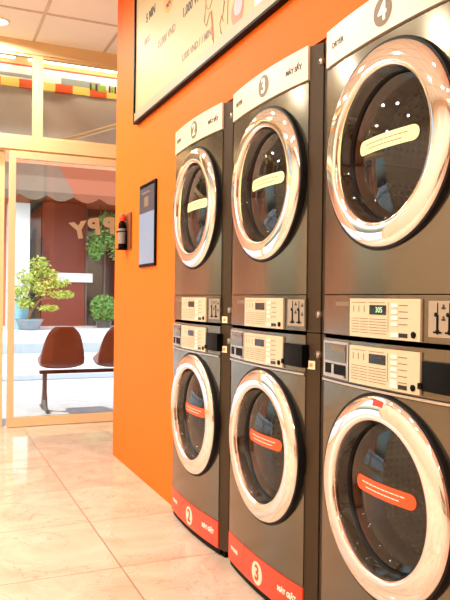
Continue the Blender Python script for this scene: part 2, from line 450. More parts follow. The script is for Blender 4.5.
def make_dryer(num, loc, label, tagged):
    e = empty('stacked_dryer', loc, -PI/2)
    tag(e, label, 'dryer', 'dryers stacked above the washing machines')
    B = 0.0                                    # local z 0 = 1.003 m above the floor
    Z = lambda z: z-1.003
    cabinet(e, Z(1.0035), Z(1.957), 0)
    # cream header with number disc and lettering
    m = MB(); curved_slab(m, -UC, UC, Z(1.8465), Z(1.96), .004, .03, 20); h = m.build('header_panel', M['cream'], e)
    m = MB(); cx = .315-UC; R = .041; rows = []
    rr = [[(cx+R*math.cos(2*PI*k/40)*t, dep(cx+R*math.cos(2*PI*k/40)*t)-.0050, Z(1.905)+R*math.sin(2*PI*k/40)*t) for k in range(40)] for t in (1, .5, .03)]
    R_ = m.grid(rr, closed_u=True); m.cap(R_[-1]); nd = m.build('number_disc', M['taupe'], h)
    text_mesh(num, .074, on_front(cx, Z(1.9035), .0052), 'number', M['whiteprint'], nd, .0008, weight=.0022)
    text_mesh('DRYER', .024, on_front(.076-UC, Z(1.902), .0045), 'lettering', M['darkprint'], h, .0005, weight=.0004)
    text_mesh('MÁY SẤY', .024, on_front(.525-UC, Z(1.900), .0045), 'lettering', M['darkprint'], h, .0005, weight=.0009)
    # front sheet with door
    m = MB(); front_with_hole(m, Z(1.1295), Z(1.8380), .321-UC, Z(1.535), .27); m.build('front_panel', M['steel'], e)
    make_door(e, .321-UC, Z(1.535), False)
    # control strip
    m = MB(); curved_slab(m, -UC, UC, Z(1.0065), Z(1.1265), .001, .02, 20); m.build('control_strip', M['steel'], e)
    control_plate(e, Z(1.008), Z(1.1165), False, num == '4')
    m = MB(); curved_slab(m, .078-UC, .158-UC, Z(1.094), Z(1.107), .002, .001, 4); m.build('name_plate', M['taupe'], e)
    # coin slot plate
    xa, xb = .508-UC, .606-UC
    m = MB(); curved_slab(m, xa-.010, xb+.006, Z(1.014), Z(1.117), .0035, .003, 4); fr = m.build('coin_surround', M['steel'], e)
    m = MB(); curved_slab(m, xa, xb, Z(1.022), Z(1.112), .0052, .002, 4); cp = m.build('coin_plate', M['silver_dark'], e)
    for sx in (.030, .068):
        m = MB(); X = xa+sx
        curved_slab(m, X-.003, X+.003, Z(1.038), Z(1.078), .0068, .0016, 1); curved_slab(m, X-.013, X+.013, Z(1.032), Z(1.0365), .0068, .0016, 2)
        disc(m, X, Z(1.036), .0065, dep(X)-.0066, .0016, 16); curved_slab(m, X-.0012, X+.0012, Z(1.08), Z(1.107), .0062, .001, 1)
        disc(m, X-.006, Z(1.078), .0055, dep(X)-.0066, .0016, 14)
        m.build('coin_slot', M['black'], cp)
    m = MB()
    for sx, sz in ((.049, 1.066), (.049, 1.094), (.086, 1.06), (.086, 1.09)):
        X = xa+sx; curved_slab(m, X-.006, X+.006, Z(sz)-.0025, Z(sz)+.0025, .0062, .001, 1); curved_slab(m, X-.0025, X+.0025, Z(sz), Z(sz)+.009, .0062, .001, 1)
    m.build('coin_print', M['darkprint'], cp)
    side_fittings(e, (Z(1.895), Z(1.063)), Z(1.022) if tagged else None)
    return e

def make_washer(num, loc, label, tagged, sticker):
    e = empty('washing_machine', loc, -PI/2)
    tag(e, label, 'washing machine', 'washing machines under the dryers')
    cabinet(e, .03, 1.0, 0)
    m = MB(); m.box((-UC-.03, .02, 0), (UC+.03, .62, .031)); curved_slab(m, -UC, UC, .006, .032, -.008, .03, 16); m.build('plinth', M['black'], e)
    # kick panel
    m = MB(); curved_slab(m, -UC, .171-UC, .034, .147, .002, .02, 6); curved_slab(m, .1735-UC, UC, .034, .147, .002, .02, 16)
    k = m.build('kick_panel', M['red'], e)
    m = MB(); cx = .304-UC; R = .043
    rr = [[(cx+R*math.cos(2*PI*q/40)*t, dep(cx+R*math.cos(2*PI*q/40)*t)-.0030, .087+R*math.sin(2*PI*q/40)*t) for q in range(40)] for t in (1, .5, .03)]
    R_ = m.grid(rr, closed_u=True); m.cap(R_[-1]); nd = m.build('number_disc', M['cream'], k)
    text_mesh(num, .078, on_front(cx, .0855, .0032), 'number', M['redprint'], nd, .0008, weight=.002)
    text_mesh('WASHER', .0195, on_front(.075-UC, .092, .0025), 'lettering', M['whiteprint'], k, .0005, weight=.0006)
    text_mesh('MÁY GIẶT', .025, on_front(.515-UC, .093, .0025), 'lettering', M['whiteprint'], k, .0005, weight=.0011)
    m = MB(); front_with_hole(m, .150, .8555, .326-UC, .572, .27); m.build('front_panel', M['steel'], e)
    make_door(e, .326-UC, .572, True)
    if sticker:
        m = MB(); cx = .326-UC+.015; r = MB()
        pts = []
        for i in range(7):
            a = PI/2+.06-.17*i/6
            row = []
            for rr_ in (.252, .260, .2675):
                yy = dep(0) - {.252: .0200, .260: .0182, .2675: .0156}[rr_]
                row.append((.326-UC+rr_*math.cos(a-.0), yy, .572+rr_*math.sin(a)))
            pts.append(row)
        m.grid(pts); tag(m.build('ring_sticker', M['red_label'], e), 'small red sticker on the door ring')
    # control strip with ledge below
    m = MB(); curved_slab(m, -UC, UC, .868, .9925, .001, .02, 20); m.build('control_strip', M['steel'], e)
    m = MB(); curved_slab(m, -UC, UC, .8585, .8655, .006, .02, 20); m.build('ledge', M['silver'], e)
    control_plate(e, .873, .981, True, False)
    # detergent drawer
    m = MB(); xa, xb = .008-UC, .165-UC
    curved_slab(m, xa, xb, .874, .985, .006, .005, 6); dw = m.build('detergent_drawer', M['silver'], e)
    m = MB(); curved_slab(m, xa+.012, xb-.012, .924, .978, .0085, .003, 6); m.build('drawer_front', M['steel'], dw)
    m = MB(); curved_slab(m, xa+.06, xb-.02, .958, .970, .0095, .001, 3); m.build('drawer_label', M['taupe'], dw)
    m = MB(); curved_slab(m, xa+.014, xb-.014, .884, .9165, .0072, .001, 6); m.build('drawer_pull', M['black'], dw)
    m = MB(); curved_slab(m, xa+.06, xa+.075, .886, .915, .009, .002, 1); curved_slab(m, xa+.015, xb-.015, .879, .886, .012, .006, 4); m.build('drawer_lip', M['silver'], dw)
    # black coin box
    m = MB(); X0, X1 = .490-UC, .618-UC
    m.box((X0, dep(X0)-.009, .885), (X1, .02, .961), .003); cb = m.build('coin_box', M['black'], e)
    m = MB(); m.box((X0-.012, dep(X0)-.012, .889), (X0+.004, .01, .905), .002); m.build('box_catch', M['black'], cb)
    side_fittings(e, (.931,), .895 if tagged else None)
    return e

y2, SP = 3.301, .7245
names = [('2', 'far'), ('3', 'middle'), ('4', 'near')]
XF = 1.152
for i, (n, w) in enumerate(names):
    yc = y2 - i*SP - UC
    dl = ['taupe front-loading dryer numbered 2, nearest the wall tablet, stacked on a washer',
          'taupe front-loading dryer numbered 3, between dryers 2 and 4',
          'large taupe dryer numbered 4, with lit display, closest to the viewer at top'][i]
    wl = ['taupe washing machine with red kick panel numbered 2, beside the bare orange wall',
          'taupe washing machine with red kick panel numbered 3, between the other two washers',
          'taupe washing machine at lower right with small red sticker on its chrome ring'][i]
    make_dryer(n, (XF, yc, 1.003), dl, i == 0)
    make_washer(n, (XF, yc, 0), wl, i < 2, i == 2)

# ------------------------------------------------------------------ things on the orange wall
# price board
M['board'] = mat('warm_white_board', (200, 176, 126), .5)
M['alu'] = mat('grey_aluminium_edge', (176, 158, 132), .5, metal=.2)
M['badge'] = mat('orange_badge_print', (250, 160, 84), .5)
M['ball_red'] = mat('coral_print', (238, 120, 84), .5)
M['ball_blue'] = mat('lilac_print', (190, 178, 190), .5)
M['line'] = mat('brown_line_print', (172, 138, 100), .5)
M['board_end'] = mat('silver_board_panel', (196, 178, 148), .3, metal=.4)
BY0, BY1, BZ0, BZ1 = 1.75, 4.175, 2.222, 3.16
bd = empty('price_board', (XW, (BY0+BY1)/2, BZ0)); tag(bd, 'large cream price board in a dark metal frame, high on the orange wall', 'price board')
def bl(x, y, z): return (x-XW, y-(BY0+BY1)/2, z-BZ0)
def mbb(m, a, b, bev=0): m.box(bl(*a), bl(*b), bev)
m = MB(); t = .052
mbb(m, (XW-.030, BY0, BZ0), (XW-.001, BY1, BZ0+t)); mbb(m, (XW-.030, BY0, BZ1-t), (XW-.001, BY1, BZ1)); mbb(m, (XW-.030, BY1-.014, BZ0+t), (XW-.001, BY1, BZ1-t)); mbb(m, (XW-.030, BY0, BZ0+t), (XW-.001, BY0+t, BZ1-t))
m.build('board_frame', M['alu'], bd, smooth=False)
m = MB(); mbb(m, (XW-.032, BY0-.004, BZ0-.012), (XW-.001, BY1+.004, BZ0)); mbb(m, (XW-.032, BY1-.016, BZ0), (XW-.001, BY1+.004, BZ1)); m.build('edge_strip', M['black'], bd, smooth=False)
m = MB(); mbb(m, (XW-.022, BY0+t, BZ0+t), (XW-.005, BY1-.014, BZ1-t)); m.build('board_face', M['board'], bd, smooth=False)
m = MB(); mbb(m, (XW-.0232, BY0+t, BZ0+t), (XW-.022, 2.44, BZ1-t)); m.build('end_panel', M['board_end'], bd, smooth=False)
def bfn(y0, z0, off=.0235):
    return lambda a, b, c: Vector(bl(XW-off-c, y0-a, z0+b))
def onboard(txt, size, y0, z0, mt=None, wt=.001, off=.0224):
    return text_mesh(txt, size, bfn(y0, z0, off), 'price_lettering', mt or M['darkprint'], bd, .0004, weight=wt)
onboard('5 MIN', .07, 3.855, 2.79, wt=.003)
onboard('10KG', .05, 3.93, 2.655, M['taupe'])
onboard('15,000 VND', .06, 3.56, 2.55, M['taupe'])
onboard('1,000 VND / 1', .066, 3.10, 2.575, wt=.002)
onboard('1,000 VND / 1 MIN', .05, 3.10, 2.345, M['taupe'], wt=.0015)
onboard('1,500 VND', .066, 3.05, 2.78, wt=.002)
m = MB(); m.lathe([(.088, 0), (.088, -.0012)], bl(XW-.022, 3.52, 2.76), axis='x', n=40, cap0=True, cap1=True); bg = m.build('round_badge', M['badge'], bd)
text_mesh('30', .07, bfn(3.52, 2.785, .0234), 'badge_lettering', M['darkprint'], bg, .0004, weight=.002)
text_mesh('MIN', .045, bfn(3.52, 2.715, .0234), 'badge_lettering', M['darkprint'], bg, .0004, weight=.001)
# line drawing of a plump figure with a ball
m = MB()
def stroke(pts, r=.0025):
    m.tube([bl(XW-.0225, y, z) for y, z in pts], r, 6)
stroke([(2.93+.05*math.cos(a), 2.55+.09*math.sin(a)) for a in [k*PI/8 for k in range(17)]])
stroke([(2.97, 2.50), (2.99, 2.42), (2.96, 2.39), (2.92, 2.44), (2.90, 2.43)])
stroke([(2.90, 2.44), (2.88, 2.36), (2.87, 2.27)]); stroke([(2.86, 2.55), (2.80, 2.50), (2.75, 2.42), (2.77, 2.36)])
stroke([(2.72, 2.52), (2.71, 2.42), (2.715, 2.31)]); stroke([(2.76, 2.34), (2.78, 2.37), (2.80, 2.34), (2.78, 2.29)])
fg = m.build('line_drawing', M['line'], bd)
m = MB(); m.tube([bl(XW-.0225, y, z) for y, z in [(2.90, 2.43), (2.885, 2.36), (2.88, 2.30)]], .005, 6); m.build('figure_arm', M['ball_red'], fg)
m = MB(); m.lathe([(.062, 0), (.062, -.0012)], bl(XW-.022, 2.61, 2.33), axis='x', n=36, cap0=True, cap1=True); bb = m.build('printed_ball', M['ball_red'], bd)
m = MB(); m.lathe([(.044, 0), (.044, -.0008)], bl(XW-.0232, 2.60, 2.35), axis='x', n=30, cap0=True, cap1=True); m.build('ball_highlight', M['ball_blue'], bb)

# wall tablet
M['screen_dark'] = mat('dark_tablet_screen', (58, 60, 78), .4)
M['screen_blue'] = mat('pale_blue_screen', (128, 152, 186), .25, emit=.08)
ta = empty('wall_tablet', (XW, 3.915, 1.30)); tag(ta, 'tall black-framed tablet with half pale blue screen on the orange wall', 'tablet')
m = MB(); m.box((-.014, -.162, 0), (0, .162, .505), .006, 3); m.build('tablet_frame', M['black'], ta)
m = MB(); m.box((-.0152, -.148, .325), (-.013, .148, .49)); m.box((-.0152, -.148, .48), (-.013, .148, .49)); m.build('screen_menu', M['screen_dark'], ta, smooth=False)
m = MB(); m.box((-.0152, -.148, .018), (-.013, .148, .325)); m.build('screen', M['screen_blue'], ta, smooth=False)
m = MB(); m.box((-.0158, -.06, .44), (-.015, .09, .452)); m.box((-.0158, -.04, .36), (-.015, .05, .42)); m.build('screen_print', M['taupe'], ta, smooth=False)
# bottle holder
M['brown'] = mat('brown_plastic_plate', (122, 66, 32), .4)
M['silverlabel'] = mat('silver_bottle_label', (140, 140, 140), .4, metal=.3)
ho = empty('bottle_holder', (XW, 4.36, 1.43)); tag(ho, 'brown wall bracket near the far edge of the orange wall, holding a black bottle', 'bracket')
m = MB(); m.box((-.012, -.075, 0), (.001, .05, .24), .003); m.build('back_plate', M['brown'], ho)
m = MB(); m.box((-.07, .01, .0), (-.008, .075, .008), .002); m.box((-.014, -.005, 0), (-.008, .095, .125), .001); m.tube([(-.01, .0, .12), (-.06, .002, .12), (-.072, .043, .12), (-.06, .09, .12), (-.01, .09, .12)], .003, 8); m.build('holder_ring', M['black'], ho)
bo = empty('spray_bottle', (XW-.038, 4.388, 1.439)); tag(bo, 'slim black bottle with orange cap and silver label in the wall bracket', 'bottle')
m = MB(); m.lathe([(.022, 0), (.026, .004), (.026, .15), (.022, .17), (.014, .178), (.014, .186)], (0, 0, 0), axis='z', n=24, cap0=True, cap1=True); m.build('bottle_body', M['black'], bo)
m = MB(); m.lathe([(.0265, .03), (.0265, .13)], (0, 0, 0), axis='z', n=24); m.build('bottle_label', M['silverlabel'], bo)
m = MB(); m.lathe([(.02, .18), (.022, .184), (.022, .212), (.014, .226)], (0, 0, 0), axis='z', n=20, cap0=True, cap1=True); m.build('bottle_cap', M['pill_orange'], bo)

# ------------------------------------------------------------------ ceiling downlights
li = 0
for gx in (-1.955, -.735, .485):
    for gy in (5.665, 3.835, 2.005, .175, -1.655):
        gx_ = gx
        if gx == .485 and gy < 3: continue
        if gx == .485 and gy < 5: gx_, gy = -.125, 4.445  # extra downlight off the pattern, added to brighten the upper far orange wall
        d = empty('ceiling_downlight', (gx_, gy, CZ))
        if gx == .485 and gy > 5:
            tag(d, 'round recessed downlight in the tile beside the shopfront transom', 'ceiling light')
        else:
            tag(d, 'round recessed downlight reflected in the chrome and glass doors', 'ceiling light', 'downlights over the laundry aisle')  # also covers the one added to brighten the orange wall
        m = MB(); m.lathe([(.055, -.002), (.060, -.010), (.078, -.010), (.082, -.0015), (.082, 0)], (0, 0, 0), axis='z', n=32); m.build('lamp_trim', M['lampring'], d)
        m = MB(); m.lathe([(.056, -.004), (.056, -.003)], (0, 0, 0), axis='z', n=32, cap0=True, cap1=True); m.build('lamp_disc', M['lamp'], d)
        L = bpy.data.lights.new('downlight_lamp', 'AREA'); L.shape = 'DISK'; L.size = .11; L.energy = 29; L.color = (.96, 1, .92)
        lo = bpy.data.objects.new('downlight_lamp', L); COL.objects.link(lo); lo.location = (gx_, gy, CZ-.014)
        L.spread = math.radians(170)

# ------------------------------------------------------------------ benches
M['shell'] = mat('reddish_brown_plastic_shell', (132, 62, 38), .35)
M['beam'] = mat('dark_bench_steel', (58, 36, 28), .4, metal=.4)
M['grey_steel'] = mat('worn_grey_steel', (112, 106, 100), .45, metal=.6)
def shell_mb():
    """seat shell: back towards -y, seat opening to +y; origin under the seat"""
    m = MB(); rows = []; n = 14
    path = []                                  # (y, z, halfwidth) from back top to seat lip
    for i in range(13):
        t = i/12
        if t < .6:
            s = t/.6; y = -.235+.095*s*s*.7; z = .435-.385*s; hw = .146+.080*min(1, s*1.25)**.8
            if s < .12: hw -= .05*(1-s/.12)
        else:
            s = (t-.6)/.4; y = -.165+.40*s; z = .045-.035*math.sin(PI*s)+.012*s; hw = .222-.02*s
        path.append((y, z, hw))
    for off in (0, .008):
        for (y, z, hw) in (path if off == 0 else path[::-1]):
            row = []
            for k in range(n+1):
                v = -1+2*k/n
                curl = abs(v)**3*.035
                back = z > .06
                row.append((hw*v, y + (curl if back else 0) - (off if back else 0)*1, z + (0 if back else curl) - (0 if back else off)))
            rows.append(row)
    R = m.grid(rows, closed_v=True)
    m.cap([r[0] for r in R]); m.cap([r[-1] for r in R][::-1])
    return m
def make_bench(name, loc, rot, nseat, label, group=None):
    e = empty(name, loc, rot); tag(e, label, 'bench', group)
    me = None; pitch = .56
    for i in range(nseat):
        if me is None:
            o = shell_mb().build('seat_shell', M['shell'], e, angle=60); me = o.data
            md = o.modifiers.new('sub', 'SUBSURF'); md.levels = 1; md.render_levels = 1
            first = o
        else:
            o = first.copy(); COL.objects.link(o); o.parent = e
        o.location = (i*pitch, 0, .395)
    m = MB(); L = (nseat-1)*pitch
    m.box((-.20, -.05, .36), (L+.2, .02, .392), .004); m.build('beam', M['beam'], e)
    for x in (-.15, L+.15):
        m = MB(); m.box((x-.02, -.035, .02), (x+.02, .005, .36), .004)
        m.tube([(x-.0, -.22, .018), (x, -.10, .03), (x, -.015, .11), (x, .07, .03), (x, .2, .018)], [.018, .022, .028, .022, .018], 8)
        m.tube([(x, -.015, .04), (x, -.015, .2)], [.034, .024], 8)
        m.build('leg', M['grey_steel'], e)
    return e
make_bench('waiting_bench', (1.19, 6.82, 0), 0, 2, 'row of brown plastic shell seats on a dark beam outside the glass door')
make_bench('waiting_bench', (-2.55, 1.2, 0), -PI/2, 4, 'row of brown shell seats along the opposite wall, seen mirrored in the chrome rings')

# ------------------------------------------------------------------ outside: canopy
M['soffit'] = mat('salmon_soffit', (236, 170, 122), .6, var=(2, .05))
M['white_panel'] = mat('white_fascia', (242, 244, 246), .35)
M['check_yellow'] = mat('pale_yellow_square', (252, 232, 120), .45)
M['check_red'] = mat('orange_red_square', (238, 92, 34), .45)
M['red_edge'] = mat('thin_red_edge', (208, 60, 50), .45)
M['grey_band'] = mat('grey_fascia_stripe', (150, 164, 170), .4)
M['canvas'] = mat('grey_canvas', (198, 194, 190), .75, bump=(30, .15), var=(1.3, .12))
m = MB(); m.box((-3.2, 6.115, 3.64), (4.2, 7.10, 3.68)); struct(m.build('ceiling_canopy', M['soffit'], smooth=False))
m = MB(); m.box((-3.2, 6.11, 3.68), (4.2, 7.6, 3.72)); m.box((-3.2, 6.10, 3.3), (4.2, 6.115, 4.6)); struct(m.build('wall_fascia', M['white_panel'], smooth=False))
fa = empty('canopy_sign', (.5, 7.0, 3.20)); tag(fa, 'sign fascia outside the transom with a pale yellow and orange checked edge', 'sign')
m = MB(); m.box((-3.5, 0, .075), (3.6, .05, .22)); m.build('fascia_board', M['white_panel'], fa, smooth=False)
m = MB(); m.box((-3.5, -.004, .205), (3.6, .054, .222)); m.build('red_edge', M['red_edge'], fa, smooth=False)
m = MB(); m.box((-3.5, 0, .222), (3.6, .05, .44)); m.build('upper_board', M['soffit'], fa, smooth=False)
m = MB(); m.box((-3.0, -.006, .098), (.42, 0, .126)); m.box((.70, -.006, .078), (1.1, 0, .142)); m.build('grey_stripe', M['grey_band'], fa, smooth=False)
xx = -3.5; k = 0
my, mr = MB(), MB()
edges_c = []
xx = 1.083-.5 - .19*21
while xx < 3.5:
    q = (mr if k % 2 else my); w_ = .176
    q.box((xx-.0, -.006, -.005), (xx+w_+.0, .05, .076)); xx += w_; k += 1
my.build('yellow_squares', M['check_yellow'], fa, smooth=False); mr.build('orange_squares', M['check_red'], fa, smooth=False)
M['green_print'] = mat('green_print', (150, 190, 60), .5)
m = MB()
for q in (.99, 1.05, 1.19, 1.25): m.box((q, -.009, .055), (q+.018, -.006, .125))
m.build('sign_marks', M['darkprint'], fa, smooth=False)
m = MB(); m.box((1.015, -.009, .07), (1.04, -.006, .115)); m.box((1.08, -.009, .05), (1.16, -.006, .12)); m.box((1.215, -.009, .06), (1.24, -.006, .12))
m.build('sign_emblem', M['green_print'], fa, smooth=False)
# glowing tubes added under the soffit for the bright streak behind the transom
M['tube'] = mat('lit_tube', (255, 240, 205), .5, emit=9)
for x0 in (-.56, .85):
    tl = empty('glow_strip', (x0+.65, 6.86, 3.5)); tag(tl, 'long glowing strip under the canopy, ' + ('right of the transom mullion' if x0 > 0 else 'left of the transom mullion'), 'strip light', 'canopy glowing strips')
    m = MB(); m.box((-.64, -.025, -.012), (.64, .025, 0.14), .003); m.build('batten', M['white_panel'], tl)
    m = MB(); m.tube([(-.64, 0, -.044), (.64, 0, -.044)], .034, 12); m.build('glow_tube', M['tube'], tl)
# rolled-down canvas with folds
m = MB(); rows = []
for j in range(13):
    z = 3.195-.60*j/12; row = []
    for i in range(101):
        x = -3.0+7.0*i/100
        yy = 7.02+.02*math.sin(x*2.1+j*.12)+.012*math.sin(x*7.3-j*.33)+.008*math.sin(x*13-j*.5)
        row.append((x, yy, z))
    rows.append(row)
back = [[(x, y+.006, z) for x, y, z in r] for r in rows]
m.grid(rows+back[::-1], closed_v=True)
tag(m.build('canvas_blind', M['canvas']), 'grey canvas blind hanging in soft folds below the checked sign', 'blind')
m = MB(); m.tube([(.92, 6.14, 2.45), (2.35, 6.93, 3.13)], .022, 10); tag(m.build('awning_arm', M['frame_pale']), 'pale slanting awning arm behind the right transom pane', 'awning arm')

# ------------------------------------------------------------------ outside: street
M['pavement'] = mat('pale_granite_paving', (200, 200, 196), .75, bump=(60, .4), var=(9, .28))
M['road'] = mat('pale_concrete_road', (196, 200, 202), .8, bump=(40, .2), var=(3, .06))
M['kerb'] = mat('grey_kerb', (158, 170, 176), .7, var=(4, .06))
m = MB(); m.box((-14, 6.10, -.10), (22, 9.6, -.005)); struct(m.build('ground_forecourt', M['pavement'], smooth=False))
m = MB(); m.box((-14, 9.6, -.12), (22, 14, -.02)); struct(m.build('ground_road', M['road'], smooth=False))
m = MB(); m.box((-14, 9.35, -.09), (22, 9.9, .006)); struct(m.build('trim_3', M['kerb'], smooth=False))
m = MB(); m.box((-14, 14.0, -.12), (22, 14.35, .18)); struct(m.build('trim_4', M['kerb'], smooth=False))
m = MB(); m.box((-14, 14.35, -.12), (22, 24, .36)); struct(m.build('ground_terrace', M['white_panel'], smooth=False))

# building across the street
M['house_wall'] = mat('salmon_render', (218, 140, 102), .7, var=(1.5, .06))
M['brown_wall'] = mat('red_brown_cladding', (124, 56, 38), .5, var=(3, .12), bump=(8, .2))
M['dark_glass'] = mat('dark_shop_glass', (44, 50, 46), .12, spec=.8)
M['tan_canopy'] = mat('tan_grey_awning_cloth', (100, 86, 70), .7, var=(2, .08))
M['salmon_canopy'] = mat('salmon_awning_cloth', (128, 70, 42), .7, var=(2, .05))
M['pillar'] = mat('white_pillar', (240, 242, 240), .6)
hs = empty('shop_building', (4, 18.2, .36)); tag(hs, 'reddish brown shop building with salmon awning across the street', 'building')
def hb(m, a, b, bev=0): m.box([p-q for p, q in zip(a, (4, 18.2, .36))], [p-q for p, q in zip(b, (4, 18.2, .36))], bev)
m = MB(); hb(m, (-8, 18.3, .36), (16, 22, 7.5)); m.build('wall', M['house_wall'], hs, smooth=False)
m = MB(); hb(m, (2.66, 18.1, .36), (3.78, 18.3, 3.6)); m.build('brown_panel', M['brown_wall'], hs, smooth=False)
m = MB(); hb(m, (2.36, 18.2, .36), (2.68, 18.3, 3.6)); m.build('window', M['dark_glass'], hs, smooth=False)
m = MB(); hb(m, (3.78, 18.2, .36), (6.0, 18.3, 3.5)); m.build('window', M['dark_glass'], hs, smooth=False)
m = MB(); hb(m, (3.05, 18.02, 1.52), (3.98, 18.1, 1.76), .01); m.build('counter_ledge', M['pillar'], hs)
for X in (3.80, 4.3, 4.95):
    m = MB(); hb(m, (X, 18.14, .36), (X+.05, 18.2, 3.5)); m.build('window_bar', M['grey_steel'], hs, smooth=False)
for (xa, xb, mt, lab) in ((-6, 3.1, 'tan_canopy', None), (3.1, 10, 'salmon_canopy', None)):
    m = MB(); zb = 3.50
    n = int((xb-xa)/.04); rows = []
    hem = [(xa+(xb-xa)*i/n) for i in range(n+1)]
    def sc_(x): return zb-.13*abs(math.sin(x*PI/.62))
    m.grid([[(x-4, -2.0, sc_(x)-.36) for x in hem], [(x-4, -2.0, zb+.08-.36) for x in hem], [(x-4, 0.08, zb+1.1-.36) for x in hem]])
    m.build('awning', M[mt], hs)
for X0, X1 in ((1.72, 2.22), (4.62, 5.2)):
    m = MB(); m.box((X0, 17.1, .36), (X1, 17.6, 3.4)); struct(m.build('column_%s' % ('left' if X0 < 3 else 'right'), M['pillar'], smooth=False))
# potted plants
M['leaf_yellow'] = mat('yellow_green_leaves', (176, 190, 84), .6, var=(20, .3))
M['leaf_green'] = mat('fresh_green_leaves', (104, 160, 82), .6, var=(20, .35))
M['leaf_dark'] = mat('deep_green_leaves', (64, 112, 62), .6, var=(20, .3))
M['bark'] = mat('brown_bark', (120, 88, 60), .8, bump=(40, .5))
M['bowl'] = mat('grey_blue_glazed_bowl', (124, 138, 144), .35)
M['barrel'] = mat('light_blue_drum', (140, 196, 218), .4)
M['petal'] = mat('yellow_petals', (252, 214, 20), .5)
def leaves(blobs, n, size):
    m = MB()
    for _ in range(n):
        c, r = random.choice(blobs)
        d = Vector((random.gauss(0, 1), random.gauss(0, 1), random.gauss(0, 1))).normalized()*(random.random()**.45)
        p = Vector(c)+Vector((d.x*r[0], d.y*r[1], d.z*r[2]))
        a = Vector((random.gauss(0, 1), random.gauss(0, 1), random.gauss(0, .6))).normalized()
        b = a.cross(Vector((random.gauss(0, 1), random.gauss(0, 1), random.gauss(0, 1)))).normalized()
        s = size*(.6+.8*random.random())
        q = [p-a*s, p-a*.1*s+b*s*.42, p+a*s, p-a*.1*s-b*s*.42]
        m.bm.faces.new([m.bm.verts.new(v) for v in q])
    return m
tr = empty('potted_bonsai_tree', (2.09, 16, .362)); tag(tr, 'yellow-green leafy little tree in a wide grey-blue bowl across the street', 'potted tree')
m = MB(); m.lathe([(.16, .0), (.2, .01), (.29, .20), (.31, .22), (.31, .25), (.27, .25), (.25, .21)], (0, 0, 0), axis='z', n=36, cap0=True); m.cap([]) if False else None
m.build('bowl', M['bowl'], tr)
m = MB(); m.lathe([(.256, .215), (.1, .23), (.01, .235)], (0, 0, 0), axis='z', n=24, cap1=True); m.build('soil', M['bark'], tr)
m = MB()
m.tube([(-.02, 0, .22), (.02, 0, .4), (.12, 0, .55), (.22, .02, .68), (.5, .0, .74)], [.045, .035, .03, .02, .01], 8)
m.tube([(.02, 0, .4), (-.05, .02, .7), (.05, 0, 1.0), (.16, 0, 1.4)], [.032, .026, .02, .01], 8)
m.tube([(-.04, .02, .66), (-.22, .05, .85), (-.3, 0, 1.0)], [.02, .014, .008], 8)
m.tube([(.12, 0, .55), (.45, .1, .95), (.7, 0, 1.05)], [.02, .014, .008], 8)
m.build('trunk', M['bark'], tr)
blobs = [((.2, 0, 1.5), (.26, .22, .2)), ((-.05, 0, 1.2), (.3, .25, .2)), ((-.25, 0, .85), (.26, .22, .2)), ((.15, 0, .95), (.36, .25, .24)), ((.6, 0, 1.1), (.36, .2, .15)),
         ((.72, 0, .82), (.3, .16, .1)), ((.42, 0, .5), (.26, .12, .07)), ((-.1, 0, .6), (.22, .2, .14)), ((.35, 0, 1.3), (.3, .2, .12))]
leaves(blobs, 2600, .042).build('foliage', M['leaf_yellow'], tr, smooth=False)
tb = empty('blue_drum', (1.98, 16.6, .36)); tag(tb, 'light blue drum standing behind the potted tree', 'drum')
m = MB(); m.lathe([(.2, 0), (.205, .02), (.205, .33), (.215, .34), (.205, .36), (.205, .70), (.215, .71), (.2, .73)], (0, 0, 0), axis='z', n=30, cap0=True, cap1=True); m.build('drum_body', M['barrel'], tb)
m = MB(); m.lathe([(.18, .73), (.18, .745), (.03, .75)], (0, 0, 0), axis='z', n=30, cap1=True); m.build('drum_lid', M['white_panel'], tb)
# hanging greenery
hg = empty('hanging_vine', (4.2, 17.3, 3.2)); tag(hg, 'bushy light green vine hanging before the dark shop window', 'vine')
blobs = [((.0, 0, -.55), (.55, .25, .35)), ((.35, 0, -.75), (.4, .25, .45)), ((-.3, 0, -.75), (.25, .2, .3)), ((.1, 0, -.05), (.4, .2, .2)), ((.5, 0, -.25), (.3, .2, .4)), ((-.32, 0, -.98), (.14, .12, .14))]
leaves(blobs, 2600, .05).build('foliage', M['leaf_green'], hg, smooth=False)
m = MB()
for xx in (-.2, 0, .2, .45): m.tube([(xx, 0, .3), (xx+.03, .02, -.2), (xx-.04, 0, -.8)], .012, 6)
m.build('stem', M['bark'], hg)
bs = empty('round_bush', (4.02, 16.9, .362)); tag(bs, 'round clipped green bush in a dark tub below the hanging vine', 'bush')
m = MB(); m.lathe([(.17, 0), (.2, .16), (.22, .18), (.2, .18)], (0, 0, 0), axis='z', n=24, cap0=True, cap1=True); m.build('tub', M['dark_glass'], bs)
leaves([((0, 0, .48), (.36, .32, .36))], 2400, .04).build('foliage', M['leaf_green'], bs, smooth=False)
fp = empty('yellow_flower_pot', (4.52, 16.4, .362)); tag(fp, 'pot of bright yellow flowers beside the round bush', 'flower pot')
m = MB(); m.lathe([(.09, 0), (.13, .2), (.14, .22), (.11, .22)], (0, 0, 0), axis='z', n=24, cap0=True, cap1=True); m.build('pot', M['brown'], fp)
leaves([((0, 0, .34), (.14, .12, .14))], 260, .04).build('foliage', M['leaf_dark'], fp, smooth=False)
leaves([((0, -.05, .46), (.15, .13, .16))], 420, .04).build('petals', M['petal'], fp, smooth=False)

